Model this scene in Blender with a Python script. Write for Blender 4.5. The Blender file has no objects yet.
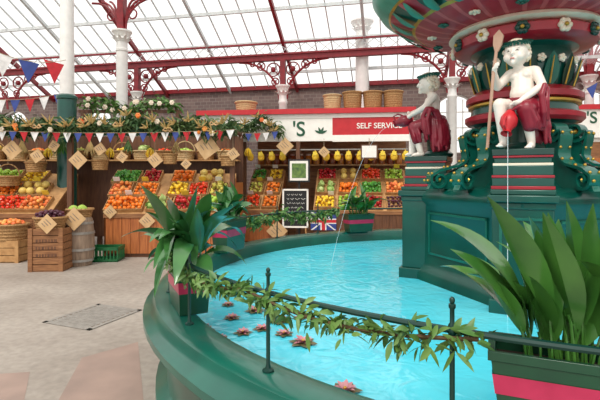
import bpy, math, random
from mathutils import Vector, Matrix, Euler
random.seed(11)
SC = bpy.context.scene
C = SC.collection
PI = math.pi
F, HY, H = 450.0, 178.0, 1.6
R = math.radians
try:
    SC.view_settings.view_transform = 'Standard'
except Exception:
    pass

def P(px, py, Y): return Vector(((px-300)/F*Y, Y, H+(HY-py)/F*Y))
def G(px, py, z=0.0):
    Y = (H-z)*F/(py-HY); return Vector(((px-300)/F*Y, Y, z))
def lin(c):
    return tuple(((x/255)/12.92 if x/255 <= .04045 else (((x/255)+.055)/1.055)**2.4) for x in c)+(1,)

# ------------------------------------------------------------------ materials
MT = {}
def mat(name, c, rough=.5, metal=0, c2=None, scale=8, bump=0, bscale=40, rnd=None, spec=.5, coat=0, trans=0, stretch=None):
    m = bpy.data.materials.new(name); m.use_nodes = True
    nt = m.node_tree; N = nt.nodes; L = nt.links; b = N['Principled BSDF']
    b.inputs['Base Color'].default_value = lin(c); b.inputs['Roughness'].default_value = rough
    b.inputs['Metallic'].default_value = metal
    b.inputs['Specular IOR Level'].default_value = spec
    if coat: b.inputs['Coat Weight'].default_value = coat; b.inputs['Coat Roughness'].default_value = .08
    tc = N.new('ShaderNodeTexCoord'); vec = tc.outputs['Object']
    if stretch:
        mp = N.new('ShaderNodeMapping'); mp.inputs['Scale'].default_value = stretch
        L.new(vec, mp.inputs['Vector']); vec = mp.outputs['Vector']
    if c2 is None and rnd is None: c2 = tuple(max(0, x*.86) for x in c)
    if rnd:
        oi = N.new('ShaderNodeObjectInfo'); rp = N.new('ShaderNodeValToRGB')
        rp.color_ramp.elements[0].color = lin(c); rp.color_ramp.elements[1].color = lin(rnd)
        no = N.new('ShaderNodeTexNoise'); no.inputs['Scale'].default_value = scale
        L.new(vec, no.inputs['Vector'])
        ad = N.new('ShaderNodeMath'); ad.operation = 'MULTIPLY_ADD'; ad.inputs[1].default_value = .5
        L.new(no.outputs['Fac'], ad.inputs[0]); 
        sb = N.new('ShaderNodeMath'); sb.operation = 'MULTIPLY_ADD'; sb.inputs[1].default_value = .9; sb.inputs[2].default_value = -.2
        L.new(oi.outputs['Random'], sb.inputs[0]); L.new(sb.outputs[0], ad.inputs[2])
        L.new(ad.outputs[0], rp.inputs['Fac']); L.new(rp.outputs['Color'], b.inputs['Base Color'])
    else:
        no = N.new('ShaderNodeTexNoise'); no.inputs['Scale'].default_value = scale; no.inputs['Detail'].default_value = 4
        L.new(vec, no.inputs['Vector'])
        rp = N.new('ShaderNodeValToRGB'); rp.color_ramp.elements[0].position = .32; rp.color_ramp.elements[1].position = .68
        rp.color_ramp.elements[0].color = lin(c); rp.color_ramp.elements[1].color = lin(c2)
        L.new(no.outputs['Fac'], rp.inputs['Fac']); L.new(rp.outputs['Color'], b.inputs['Base Color'])
    if bump:
        nb = N.new('ShaderNodeTexNoise'); nb.inputs['Scale'].default_value = bscale
        L.new(vec, nb.inputs['Vector'])
        bp = N.new('ShaderNodeBump'); bp.inputs['Strength'].default_value = bump; bp.inputs['Distance'].default_value = .02
        L.new(nb.outputs['Fac'], bp.inputs['Height']); L.new(bp.outputs['Normal'], b.inputs['Normal'])
    MT[name] = m
    return m

mat('green_paint', (5,80,68), .3, c2=(3,65,56), coat=.2, scale=3)
mat('green_edge', (16,104,88), .32, c2=(10,88,74), coat=.2)
mat('basin_green', (12,98,82), .3, c2=(6,80,68), coat=.3, scale=3)
mat('dark_green', (8,62,52), .35, coat=.2)
mat('teal_light', (70,150,128), .35, c2=(44,126,106))
mat('red_paint', (170,28,44), .35, c2=(150,20,36), coat=.1)
mat('pink_red', (178,56,68), .4, c2=(160,42,56), coat=.1)
mat('pale_pink', (204,98,102), .4, c2=(192,84,90))
mat('robe_red', (144,26,48), .42, c2=(120,16,36), coat=.1)
mat('cream', (238,226,206), .4, c2=(226,210,186))
mat('gold', (206,164,70), .3, .6)
mat('oar_wood', (196,158,136), .45, c2=(178,138,116))
mat('statue_white', (242,234,224), .4, c2=(234,222,210), scale=5)
mat('statue_dark', (90,78,70), .5)
mat('lip', (206,130,122), .5)
mat('iron_green', (8,58,50), .35)
mat('leaf', (78,130,54), .28, c2=(46,98,38), scale=5, coat=.4)
mat('leaf_dark', (66,120,58), .28, c2=(38,90,44), scale=5, coat=.4)
mat('leaf_var', (104,138,64), .45, c2=(58,104,46), scale=9)
mat('pine', (46,86,46), .6, c2=(88,108,56), scale=4)
mat('straw', (200,170,108), .7)
mat('soil', (52,36,26), .9)
mat('planter', (16,74,48), .3, c2=(12,62,42), coat=.3)
mat('ribbon', (190,48,88), .3, c2=(166,34,72))
mat('wicker', (182,142,92), .7, c2=(136,98,56), scale=40, bump=.6, bscale=60)
mat('wicker_pale', (206,180,136), .7, c2=(176,146,100), scale=40, bump=.5, bscale=60)
mat('wood_orange', (184,110,58), .45, c2=(150,82,40), scale=6, stretch=(6,6,.6))
mat('wood_crate', (156,108,68), .65, c2=(118,76,46), scale=6, stretch=(.8,6,6))
mat('wood_grey', (156,134,114), .7, c2=(124,104,88), scale=6, stretch=(5,5,.6))
mat('wood_tray', (194,150,98), .6, c2=(164,120,74), scale=8)
mat('wood_dark', (112,72,46), .55, c2=(84,52,34), scale=6, stretch=(6,6,.6))
mat('kraft', (210,176,132), .8, c2=(194,158,112))
mat('string', (180,160,130), .9)
mat('white_paint', (236,234,230), .45, c2=(226,224,220))
mat('iron_red', (142,28,38), .45, c2=(118,22,30))
mat('sign_red', (196,34,42), .4, c2=(184,28,38))
mat('sign_white', (244,240,232), .5, c2=(236,232,224))
mat('sign_green', (20,84,54), .5)
mat('bar_white', (214,217,217), .6, c2=(200,205,205))
mat('flag_red', (204,36,48), .7); mat('flag_white', (240,238,236), .7); mat('flag_blue', (52,72,146), .7)
mat('black', (24,24,26), .5); mat('chalk', (226,226,220), .8)
mat('green_plastic', (20,104,56), .4)
mat('steel', (154,149,142), .6, .05, c2=(134,129,122), scale=14)
mat('net_yellow', (238,200,60), .6, c2=(222,170,40), scale=20, bump=.4)
mat('card_yellow', (244,214,70), .6)
mat('lily_pink', (208,150,156), .5, c2=(180,106,120)); mat('lily_leaf', (112,96,66), .5, c2=(84,100,62))
mat('orange', (240,138,36), .4, rnd=(226,104,22)); mat('peach', (240,170,84), .5, rnd=(222,90,50))
mat('apple_red', (196,34,36), .25, rnd=(150,22,30)); mat('apple_green', (150,190,60), .25, rnd=(176,206,84))
mat('tomato', (220,44,28), .2, rnd=(236,84,36)); mat('lemon', (246,212,58), .4, rnd=(240,190,40))
mat('plum', (62,28,48), .3, rnd=(94,36,52)); mat('pear', (176,186,78), .4, rnd=(206,186,84))
mat('grape', (170,196,90), .25, rnd=(150,180,70)); mat('stem', (92,70,40), .8)
mat('cabbage', (150,184,96), .5, rnd=(196,208,140)); mat('melon', (226,200,110), .5, rnd=(206,170,80))
mat('jar_amber', (200,130,50), .2, rnd=(120,50,30)); mat('jar_lid', (220,214,200), .4, rnd=(180,40,40))
mat('pepper', (60,130,50), .25, rnd=(96,160,60))
mat('poster_green', (120,150,70), .6, c2=(60,90,50), scale=10)

def special():
    m = mat('water', (66,200,223), .05, c2=(98,212,229), scale=1.6, spec=.45)
    nt = m.node_tree; N = nt.nodes; L = nt.links; b = N['Principled BSDF']
    nb = N.new('ShaderNodeTexNoise'); nb.inputs['Scale'].default_value = 6; nb.inputs['Detail'].default_value = 2; nb.inputs['Distortion'].default_value = 1.0
    tc = N.new('ShaderNodeTexCoord'); L.new(tc.outputs['Object'], nb.inputs['Vector'])
    bp = N.new('ShaderNodeBump'); bp.inputs['Strength'].default_value = .2; bp.inputs['Distance'].default_value = .05
    L.new(nb.outputs['Fac'], bp.inputs['Height']); L.new(bp.outputs['Normal'], b.inputs['Normal'])
    m = mat('brick', (134,114,108), .85)
    nt = m.node_tree; N = nt.nodes; L = nt.links; b = N['Principled BSDF']
    tc = N.new('ShaderNodeTexCoord'); sp = N.new('ShaderNodeSeparateXYZ'); cb = N.new('ShaderNodeCombineXYZ')
    L.new(tc.outputs['Object'], sp.inputs[0]); L.new(sp.outputs['X'], cb.inputs['X']); L.new(sp.outputs['Z'], cb.inputs['Y'])
    br = N.new('ShaderNodeTexBrick'); br.inputs['Scale'].default_value = 2.2
    br.inputs['Color1'].default_value = lin((136,116,110)); br.inputs['Color2'].default_value = lin((112,94,92)); br.inputs['Mortar'].default_value = lin((146,134,128))
    L.new(cb.outputs[0], br.inputs['Vector']); L.new(br.outputs['Color'], b.inputs['Base Color'])
    m = mat('floor', (168,159,149), .6, c2=(142,132,122), scale=.9)
    nt = m.node_tree; N = nt.nodes; L = nt.links; b = N['Principled BSDF']
    n2 = N.new('ShaderNodeTexNoise'); n2.inputs['Scale'].default_value = 14; n2.inputs['Detail'].default_value = 7
    tc = N.new('ShaderNodeTexCoord'); L.new(tc.outputs['Object'], n2.inputs['Vector'])
    mx = N.new('ShaderNodeMixRGB'); mx.blend_type = 'OVERLAY'; mx.inputs[0].default_value = .35
    src = b.inputs['Base Color'].links[0].from_socket
    L.new(src, mx.inputs[1]); L.new(n2.outputs['Fac'], mx.inputs[2])
    L.new(mx.outputs[0], b.inputs['Base Color'])
    mat('slab_pink', (162,138,126), .65, c2=(144,124,114), scale=3)
    m = bpy.data.materials.new('roof_glass'); m.use_nodes = True
    nt = m.node_tree; N = nt.nodes; L = nt.links
    for n in list(N): N.remove(n)
    o = N.new('ShaderNodeOutputMaterial'); mx = N.new('ShaderNodeMixShader'); t = N.new('ShaderNodeBsdfTransparent'); d = N.new('ShaderNodeBsdfTranslucent')
    no = N.new('ShaderNodeTexNoise'); no.inputs['Scale'].default_value = .8
    mr = N.new('ShaderNodeMath'); mr.operation = 'MULTIPLY'; mr.inputs[1].default_value = .25
    L.new(no.outputs['Fac'], mr.inputs[0]); L.new(mr.outputs[0], mx.inputs[0])
    d.inputs[0].default_value = (.9,.92,.92,1)
    L.new(t.outputs[0], mx.inputs[1]); L.new(d.outputs[0], mx.inputs[2]); L.new(mx.outputs[0], o.inputs[0])
    MT['roof_glass'] = m
    m = bpy.data.materials.new('stream'); m.use_nodes = True
    nt = m.node_tree; N = nt.nodes; L = nt.links; b = N['Principled BSDF']
    b.inputs['Base Color'].default_value = (.9,.97,1,1); b.inputs['Alpha'].default_value = .4; b.inputs['Roughness'].default_value = .1
    MT['stream'] = m
special()

# ------------------------------------------------------------------ mesh builder
class MB:
    def __init__(s): s.v=[]; s.f=[]; s.m=[]; s.cur=0; s.T=Matrix()
    def add(s, vs, fs, ms=None):
        o = len(s.v); s.v += [tuple(s.T @ Vector(v)) for v in vs]
        s.f += [[i+o for i in f] for f in fs]; s.m += (ms if ms else [s.cur]*len(fs))
        return s
    def box(s, x0,x1,y0,y1,z0,z1):
        return s.add([(x0,y0,z0),(x1,y0,z0),(x1,y1,z0),(x0,y1,z0),(x0,y0,z1),(x1,y0,z1),(x1,y1,z1),(x0,y1,z1)],
            [(3,2,1,0),(4,5,6,7),(0,1,5,4),(1,2,6,5),(2,3,7,6),(3,0,4,7)])
    def tube(s, pts, r, seg=8, closed=False):
        pts = [Vector(p) for p in pts]; n = len(pts)
        rs = r if isinstance(r,(list,tuple)) else [r]*n
        vs=[]; fs=[]; nrm=None
        for i,p in enumerate(pts):
            if closed: t = pts[(i+1)%n]-pts[i-1]
            else: t = pts[min(i+1,n-1)]-pts[max(i-1,0)]
            t.normalize()
            if nrm is None:
                nrm = t.cross(Vector((0,0,1)))
                if nrm.length < .05: nrm = t.cross(Vector((1,0,0)))
            nrm = (nrm - t*nrm.dot(t)).normalized(); b = t.cross(nrm)
            for k in range(seg):
                a = 2*PI*k/seg; vs.append(p+(nrm*math.cos(a)+b*math.sin(a))*rs[i])
        for i in range(n if closed else n-1):
            j=(i+1)%n
            for k in range(seg):
                fs.append((i*seg+k, i*seg+(k+1)%seg, j*seg+(k+1)%seg, j*seg+k))
        if not closed:
            fs.append(tuple(range(seg))[::-1]); fs.append(tuple((n-1)*seg+k for k in range(seg)))
        return s.add(vs,fs)
    def lathe(s, prof, seg=32, c=(0,0,0), cap=True, mf=None, rf=None):
        vs=[]; fs=[]; ms=[]
        for i,(r,z) in enumerate(prof):
            for k in range(seg):
                a=2*PI*k/seg; dz=rf(i,k) if rf else 0
                vs.append((c[0]+r*math.cos(a), c[1]+r*math.sin(a), c[2]+z+dz))
        for i in range(len(prof)-1):
            for k in range(seg):
                k2=(k+1)%seg
                fs.append((i*seg+k, i*seg+k2, (i+1)*seg+k2, (i+1)*seg+k)); ms.append(mf(i,k) if mf else s.cur)
        if cap:
            if prof[0][0]>1e-4: fs.append(tuple(range(seg))[::-1]); ms.append(s.cur)
            if prof[-1][0]>1e-4: fs.append(tuple((len(prof)-1)*seg+k for k in range(seg))); ms.append(s.cur)
        return s.add(vs,fs,ms)
    def ball(s, c, r, sc=(1,1,1), seg=12, ring=8):
        prof=[(max(1e-5,r*math.sin(PI*i/ring)), -r*math.cos(PI*i/ring)) for i in range(ring+1)]
        T0=s.T; s.T = T0 @ Matrix.Translation(Vector(c)) @ Matrix.Diagonal((sc[0],sc[1],sc[2],1))
        s.lathe(prof,seg,cap=False); s.T=T0; return s
    def cap(s, a, b, ra, rb=None, seg=12):
        rb = ra if rb is None else rb
        s.ball(a,ra,seg=seg); s.ball(b,rb,seg=seg); s.tube([a,b],[ra,rb],seg); return s
    def chain(s, pts, rs):
        for i in range(len(pts)-1): s.cap(pts[i],pts[i+1],rs[i],rs[i+1])
        return s
    def prism(s, poly, y0, y1):
        n=len(poly); vs=[(x,y0,z) for x,z in poly]+[(x,y1,z) for x,z in poly]
        fs=[tuple(range(n)), tuple(range(2*n-1,n-1,-1))]+[(i,n+i,n+(i+1)%n,(i+1)%n) for i in range(n)]
        return s.add(vs,fs)
    def mesh(s, name, mats, smooth=True, ang=38):
        me=bpy.data.meshes.new(name); me.from_pydata(s.v,[],s.f)
        for m in (mats if isinstance(mats,(list,tuple)) else [mats]): me.materials.append(MT[m])
        me.polygons.foreach_set('material_index', s.m)
        if smooth:
            me.polygons.foreach_set('use_smooth',[True]*len(s.f))
            try: me.set_sharp_from_angle(angle=R(ang))
            except Exception: pass
        me.update(); return me
    def build(s, name, mats, parent=None, bevel=0, **k):
        o=bpy.data.objects.new(name, s.mesh(name,mats,**k)); C.objects.link(o); o.parent=parent
        if bevel:
            b=o.modifiers.new('bevel','BEVEL'); b.width=bevel; b.segments=2; b.limit_method='ANGLE'
        return o
def thing(name,label,cat,loc=(0,0,0),rz=0,group=None,M=None):
    o=bpy.data.objects.new(name,None); C.objects.link(o); o.empty_display_size=.1
    if M is not None: o.matrix_world=M
    else: o.location=loc; o.rotation_euler=(0,0,rz)
    return tag(o,label,cat,group)
def tag(o,label,cat,group=None):
    o['label']=label; o['category']=cat
    if group: o['group']=group
    return o
def struct(o): o['kind']='structure'; return o
def dup(root,M=None,loc=None,rz=None,label=None,group=None):
    r=root.copy(); C.objects.link(r)
    if M is not None: r.matrix_world=M
    if loc is not None: r.location=loc
    if rz is not None: r.rotation_euler=(0,0,rz)
    if label: r['label']=label
    if group: r['group']=group
    for ch in list(root.children):
        c=ch.copy(); C.objects.link(c); c.parent=r
        for g in ch.children:
            d=g.copy(); C.objects.link(d); d.parent=c
    return r
def remesh(mb, vox, smooth_it=4):
    me=mb.mesh('tmp','cream'); o=bpy.data.objects.new('tmp',me); C.objects.link(o)
    m=o.modifiers.new('r','REMESH'); m.mode='VOXEL'; m.voxel_size=vox
    s=o.modifiers.new('s','SMOOTH'); s.iterations=smooth_it; s.factor=.5
    dg=bpy.context.evaluated_depsgraph_get(); dg.update()
    nm=bpy.data.meshes.new_from_object(o.evaluated_get(dg)); bpy.data.objects.remove(o)
    nm.materials.clear(); nm.polygons.foreach_set('use_smooth',[True]*len(nm.polygons))
    return nm
def meshobj(name,me,mats,parent=None):
    me.name=name
    for m in mats: me.materials.append(MT[m])
    o=bpy.data.objects.new(name,me); C.objects.link(o); o.parent=parent; return o
def text(body,size,m,parent,loc,ext=.006,rx=PI/2):
    cu=bpy.data.curves.new('lettering','FONT'); cu.body=body; cu.size=size; cu.extrude=ext; cu.align_x='CENTER'; cu.align_y='CENTER'; cu.offset=size*.012
    o=bpy.data.objects.new('tmp',cu); C.objects.link(o)
    dg=bpy.context.evaluated_depsgraph_get(); dg.update()
    me=bpy.data.meshes.new_from_object(o.evaluated_get(dg)); bpy.data.objects.remove(o)
    t=meshobj('lettering',me,[m],parent); t.location=loc; t.rotation_euler=(rx,0,0); return t
Z=Vector((0,0,1))
def leaf(mb,p,d,L,W,droop=.6,fold=.25,n=6,roll=0,power=.8):
    p=Vector(p); d=Vector(d).normalized(); side=d.cross(Z)
    if side.length<.1: side=d.cross(Vector((random.random()-.5,random.random()-.5,0)))
    side.normalize(); side=Matrix.Rotation(roll,3,d)@side
    vs=[]; 
    for i in range(n+1):
        t=i/n; w=W*max(.03,math.sin(PI*(t*.95+.05))**power)*(1.12-.4*t)
        up=side.cross(d).normalized()
        vs += [p-side*w+up*w*fold, p.copy(), p+side*w+up*w*fold]
        d=(d+Vector((0,0,-droop/n))).normalized(); p=p+d*(L/n)
    fs=[]
    for i in range(n):
        a=3*i; fs += [(a,a+1,a+4,a+3),(a+1,a+2,a+5,a+4)]
    mb.add(vs,fs)

# ------------------------------------------------------------------ camera, world, light
cam=bpy.data.cameras.new('camera'); co=bpy.data.objects.new('camera',cam); C.objects.link(co)
co.location=(0,0,H); co.rotation_euler=(PI/2,0,0); cam.sensor_width=36; cam.lens=F*36/600; cam.shift_y=-(200-HY)/600; cam.clip_start=.05
SC.camera=co
w=bpy.data.worlds.new('sky'); SC.world=w; w.use_nodes=True
w.node_tree.nodes['Background'].inputs[0].default_value=(1,.985,.955,1); w.node_tree.nodes['Background'].inputs[1].default_value=1.28
sun=bpy.data.lights.new('sun','SUN'); sun.energy=2.2; sun.angle=R(22); sun.color=(1,.94,.86)
so=bpy.data.objects.new('sun',sun); C.objects.link(so); so.rotation_euler=(R(34),R(-14),0)

# ------------------------------------------------------------------ hall
YAW=R(-12); cy,sy=math.cos(R(12)),math.sin(R(12))
def pu(px,v):
    d=(px-300)/F; Y=v/(cy+sy*d); return d*Y*cy-Y*sy
def hall(o): o.rotation_euler=(0,0,YAW); return o
fl=struct(MB().box(-20,18,-9,22,-.1,0).build('floor','floor'))
for i,q in enumerate([[(82,358),(138,342),(150,470),(20,470)],[(-60,378),(30,372),(10,470),(-120,470)]]):
    pts=[G(*a) for a in q]; m=MB(); m.add([(p.x,p.y,.002) for p in pts],[(3,2,1,0)]); struct(m.build('trim_%d'%(i+1),'slab_pink'))
WT=4.72; WV=15.0; SL=.52
rz=lambda v: WT+SL*(WV-v)
wins=[(pu(14,WV),.62),(pu(97,WV),.62),(pu(455,WV),.62),(pu(592,WV),.62)]
mb=MB(); zs,zc=2.4,3.7
def wq(x0,x1,z0,z1): mb.box(x0,x1,WV,WV+.35,z0,z1)
x=-18
for k,(u,hw) in enumerate(wins):
    wq(x,u-hw,0,WT); wq(u-hw,u+hw,0,zs)
    n=12
    for i in range(n):
        a0=PI-PI*i/n; a1=PI-PI*(i+1)/n
        xa,xb=u+hw*math.cos(a0),u+hw*math.cos(a1); za,zb=zc+hw*math.sin(a0)*.9,zc+hw*math.sin(a1)*.9
        mb.add([(xa,WV,za),(xb,WV,zb),(xb,WV,WT),(xa,WV,WT),(xa,WV+.35,za),(xb,WV+.35,zb),(xb,WV+.35,WT),(xa,WV+.35,WT)],
               [(0,1,2,3),(7,6,5,4),(0,4,5,1)])
    x=u+hw
wq(x,14,0,WT)
hall(struct(mb.build('wall_back','brick',smooth=False)))
hall(struct(MB().box(-18.3,-18,-10,WV+.3,0,WT).build('wall_left','brick'))); hall(struct(MB().box(14,14.3,-10,WV+.3,0,WT).build('wall_right','brick')))
for k,(u,hw) in enumerate(wins):
    m=MB(); ar=[(u-hw,WV+.1,zs)]+[(u+hw*math.cos(PI-PI*i/12),WV+.1,zc+.9*hw*math.sin(PI*i/12)) for i in range(13)]+[(u+hw,WV+.1,zs)]
    m.tube(ar,.05,6,closed=True)
    for dx in (-.33,0,.33): m.box(u+dx*hw*1.2-.02,u+dx*hw*1.2+.02,WV+.08,WV+.12,zs,zc+.4)
    for z in (2.8,3.2,3.7): m.box(u-hw,u+hw,WV+.08,WV+.12,z-.02,z+.02)
    hall(struct(m.build('window_%d'%(k+1),'white_paint')))
V0=7.5
m=MB(); 
for i in range(16):
    u0=-18+2*i; m.add([(u0,WV+.3,rz(WV+.3)),(u0+2,WV+.3,rz(WV+.3)),(u0+2,V0,rz(V0)),(u0,V0,rz(V0))],[(0,1,2,3)])
hall(struct(m.build('ceiling','roof_glass',smooth=False)))
tn=3
def rbar(u,wd,dp,mt,off=.0):
    global tn
    m=MB(); z0,z1=rz(WV+.3)-off,rz(V0)-off
    m.add([(u-wd,WV+.3,z0),(u+wd,WV+.3,z0),(u+wd,V0,z1),(u-wd,V0,z1),(u-wd,WV+.3,z0-dp),(u+wd,WV+.3,z0-dp),(u+wd,V0,z1-dp),(u-wd,V0,z1-dp)],
      [(0,1,2,3),(7,6,5,4),(0,4,5,1),(1,5,6,2),(2,6,7,3),(3,7,4,0)])
    hall(struct(m.build('trim_%d'%tn,mt,smooth=False))); tn+=1
UC=[-3.28-4.8*2,-3.28-4.8,-3.28,1.52,6.32]
for i in range(58):
    u=-17.7+.48*i; rbar(u,.015,.05,'bar_white')
for u in UC: rbar(u,.045,.15,'iron_red',.05)
for u in [a+2.4 for a in UC]: rbar(u,.04,.11,'bar_white' ,.05)
for v in (14.2,13.0,11.9,10.6,9.3):
    m=MB(); m.box(-18,14,v-.03,v+.03,rz(v)-.15,rz(v)-.06); hall(struct(m.build('trim_%d'%tn,'bar_white'))); tn+=1
m=MB(); m.box(-18,14,WV-.12,WV+.3,WT-.08,WT+.06); hall(struct(m.build('trim_%d'%tn,'iron_red'))); tn+=1

g=thing('roof_girder','long dark red iron girder with scrolled spandrels spanning the hall under the glass roof','beam',(0,0,0),YAW)
GZ=5.1
m=MB(); m.box(-16,12,12.93,13.07,GZ,GZ+.15); m.box(-16,12,12.88,13.12,GZ+.15,GZ+.2); m.build('girder','iron_red',g)
m=MB(); m.box(-16,12,12.96,13.04,GZ+.5,GZ+.55); m.build('upper_rail','iron_red',g)
m=MB()
for i in range(70):
    u=-15.8+.4*i; m.tube([(u,13,GZ+.17),(u+.4,13,GZ+.5)],.012,5); m.tube([(u+.4,13,GZ+.17),(u,13,GZ+.5)],.012,5)
m.build('lattice','bar_white',g)
for u in UC:
    for sgn in (-1,1):
        m=MB()
        arc=[(u+sgn*(.12+1.25*(1-math.cos(t*PI/2/8))),13,GZ-1.15+1.15*math.sin(t*PI/2/8)) for t in range(9)]
        m.tube(arc,.035,6)
        for (dx,dz,rr) in ((.3,-.26,.2),(.68,-.14,.12),(.24,-.62,.11),(.95,-.07,.07)):
            m.tube([(u+sgn*dx+rr*math.cos(2*PI*k/14),13,GZ+dz+rr*math.sin(2*PI*k/14)) for k in range(14)],.022,5,closed=True)
            m.ball((u+sgn*dx,13,GZ+dz),rr*.42,seg=8,ring=6)
            for q in range(4):
                a=PI/4+q*PI/2; m.tube([(u+sgn*dx,13,GZ+dz),(u+sgn*dx+rr*math.cos(a),13,GZ+dz+rr*math.sin(a))],.012,4)
        m.build('spandrel','iron_red',g)

def column(loc,rz_,top,r,label,post_to,fan=True,gh=1.0):
    t=thing('column',label,'column',loc,rz_)
    MB().lathe([(r*1.7,0),(r*1.7,.25),(r*1.35,.32),(r*1.3,gh-.12),(r*1.45,gh-.1),(r*1.45,gh-.04),(r*1.1,gh)],20).build('base','green_paint',t)
    MB().lathe([(r,gh),(r*.94,top-.55),(r*1.06,top-.53),(r*1.06,top-.48),(r*.94,top-.46),(r*.92,top-.3)],20).build('shaft','white_paint',t)
    m=MB(); m.lathe([(r*.95,top-.3),(r*1.3,top-.22),(r*1.15,top-.18),(r*1.55,top-.06),(r*1.7,top-.04),(r*1.7,top)],20)
    for k in range(10):
        a=2*PI*k/10; leaf(m,(r*.95*math.cos(a),r*.95*math.sin(a),top-.3),(math.cos(a)*.5,math.sin(a)*.5,1),.22,.04,droop=1.2)
    m.build('capital','white_paint',t)
    MB().box(-r*.6,r*.6,-r*.6,r*.6,top,post_to).build('post','iron_red',t)
    if fan:
        for sgn in (-1,1):
            m=MB()
            for e in (.25,.5,.78):
                m.tube([(sgn*(r*.7+e*(1-math.cos(k*PI/12))),0,top+.05+(post_to-top-.1)*math.sin(k*PI/12)) for k in range(7)],.03,6)
            m.tube([(sgn*(r+.16)+.12*math.cos(2*PI*k/12),0,top+.5*(post_to-top)+.12*math.sin(2*PI*k/12)) for k in range(12)],.022,5,closed=True)
            m.build('bracket','iron_red',t)
    return t
def hw(u,v): return (u*cy+v*sy,-u*sy+v*cy,0)
p=P(67,0,10.0); column((p.x,p.y,0),YAW,6.6,.15,'nearest tall white iron column rising out of the left fruit stall',7.0,False,3.45)
p=P(122,0,11.8); column((p.x,p.y,0),YAW,5.45,.15,'white iron column with red fan bracket, second from left, behind the stall garland',6.3)
p=P(362,0,13.2); column((p.x,p.y,0),YAW,6.2,.2,'thick white iron column rising behind the wicker baskets on the shop roof',6.25,False)
column(hw(UC[2],13),YAW,4.35,.13,'white iron column with its capital just above the shop left of the large baskets',5.1,False)
column(hw(UC[1],13),YAW,4.35,.13,'white iron column behind the distant pale flowers, under the left girder bracket',5.1,False)
column(hw(UC[3],13),YAW,4.35,.13,'white iron column seen behind the cherub without an oar',5.1,False)
p=P(589,0,13.2); column((p.x,p.y,0),YAW,4.6,.14,'white iron column at the right beyond the fountain scrolls',5.6)

# ------------------------------------------------------------------ fountain
FC=Vector((2.10,4.25,0)); FR=R(-26.3)
basin=thing('fountain_basin','large round green painted basin with rounded rim holding turquoise water','basin',FC)
MB().lathe([(3.30,0),(3.30,.1),(3.22,.16),(3.19,.45),(3.21,.52),(3.27,.55)],96,cap=False).build('wall','basin_green',basin)
MB().lathe([(3.27,.55),(3.35,.57),(3.385,.61),(3.385,.65),(3.34,.68),(3.32,.70),(3.305,.745),(3.28,.757),(3.14,.757),(3.10,.745),(3.085,.71),(3.08,.4)],96,cap=False).build('rim','basin_green',basin)
MB().lathe([(3.08,.38),(3.08,.4),(.01,.4)],64).build('basin_floor','teal_light',basin)
wt=MB().lathe([(3.08,.6),(2.2,.6),(1.4,.6),(.3,.6)],96,cap=False).build('pool_water','water'); wt.location=FC; wt['kind']='stuff'
tag(wt,'clear turquoise water filling the fountain basin','water')

ft=thing('fountain','tall ornate green and red cast iron fountain with pedestals, scrolls and wide upper bowl','fountain',FC,FR)
MB().lathe([(1.16,.4),(1.16,.66),(1.1,.72),(1.07,.76),(1.06,1.34),(1.11,1.39),(1.11,1.44),(1.08,1.47),(1.0,1.515),(.5,1.52)],4).build('plinth','green_paint',ft)
for k in range(4):
    T=Matrix.Rotation(PI/4+k*PI/2,4,'Z'); d=1.065*math.cos(PI/4); m=MB(); m.T=T
    for (y0,y1,z0,z1) in ((-.4,.4,.86,.88),(-.4,.4,1.25,1.27),(-.4,-.38,.86,1.27),(.38,.4,.86,1.27)): m.box(d-.01,d+.01,y0,y1,z0,z1)
    m.build('panel_moulding','green_edge',ft)
for k in range(4):
    T=Matrix.Rotation(k*PI/2,4,'Z')
    m=MB(); m.T=T
    m.box(-.205,.205,-1.09,-.5,.7,1.39); m.box(-.225,.225,-1.12,-.5,.4,.70)
    m.box(-.215,.215,-1.1,-.5,1.37,1.42); m.box(-.235,.235,-1.125,-.5,1.42,1.475); m.box(-.215,.215,-1.1,-.5,1.475,1.515)
    pd=m.build('pedestal','green_paint',ft,bevel=.008)
    m=MB(); m.T=T
    for (x0,x1,z0,z1) in ((-.155,.155,.8,.82),(-.155,.155,1.29,1.31),(-.155,-.135,.8,1.31),(.135,.155,.8,1.31)): m.box(x0,x1,-1.1,-1.085,z0,z1)
    m.build('panel_moulding','green_edge',pd)
    for i,(hs,z0,z1,mm) in enumerate(((.212,1.515,1.54,'red_paint'),(.205,1.54,1.60,'green_paint'),(.208,1.60,1.62,'red_paint'),(.2,1.62,1.69,'green_paint'),(.2,1.69,1.71,'cream'),(.19,1.71,1.75,'green_paint'),(.2,1.75,1.768,'red_paint'),(.205,1.768,1.815,'dark_green'))):
        m=MB(); m.T=T; m.box(-hs,hs,-.86-hs,-.86+hs,z0,z1); m.build('plinth_step',mm,pd,bevel=.004)
m=MB(); m.lathe([(.62,1.5),(.5,1.58),(.42,1.75),(.37,1.95),(.4,2.08),(.46,2.1)],48); m.build('stem','green_paint',ft)
m=MB()
m.lathe([(.42,2.1),(.48,2.1),(.51,2.13),(.51,2.17),(.46,2.19)],48,mf=lambda i,k:0)
m.lathe([(.46,2.19),(.45,2.25)],48,cap=False,mf=lambda i,k:1)
m.lathe([(.45,2.25),(.48,2.26),(.48,2.28),(.45,2.29)],48,cap=False,mf=lambda i,k:2)
m.lathe([(.45,2.29),(.5,2.3),(.5,2.35),(.43,2.4)],48,mf=lambda i,k:0)
m.build('collar','red_paint green_paint gold'.split(),ft)
MB().lathe([(.38,2.4),(.42,2.47),(.44,2.56),(.42,2.66),(.4,2.74),(.48,2.78)],48).build('bulb','green_paint',ft)
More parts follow.
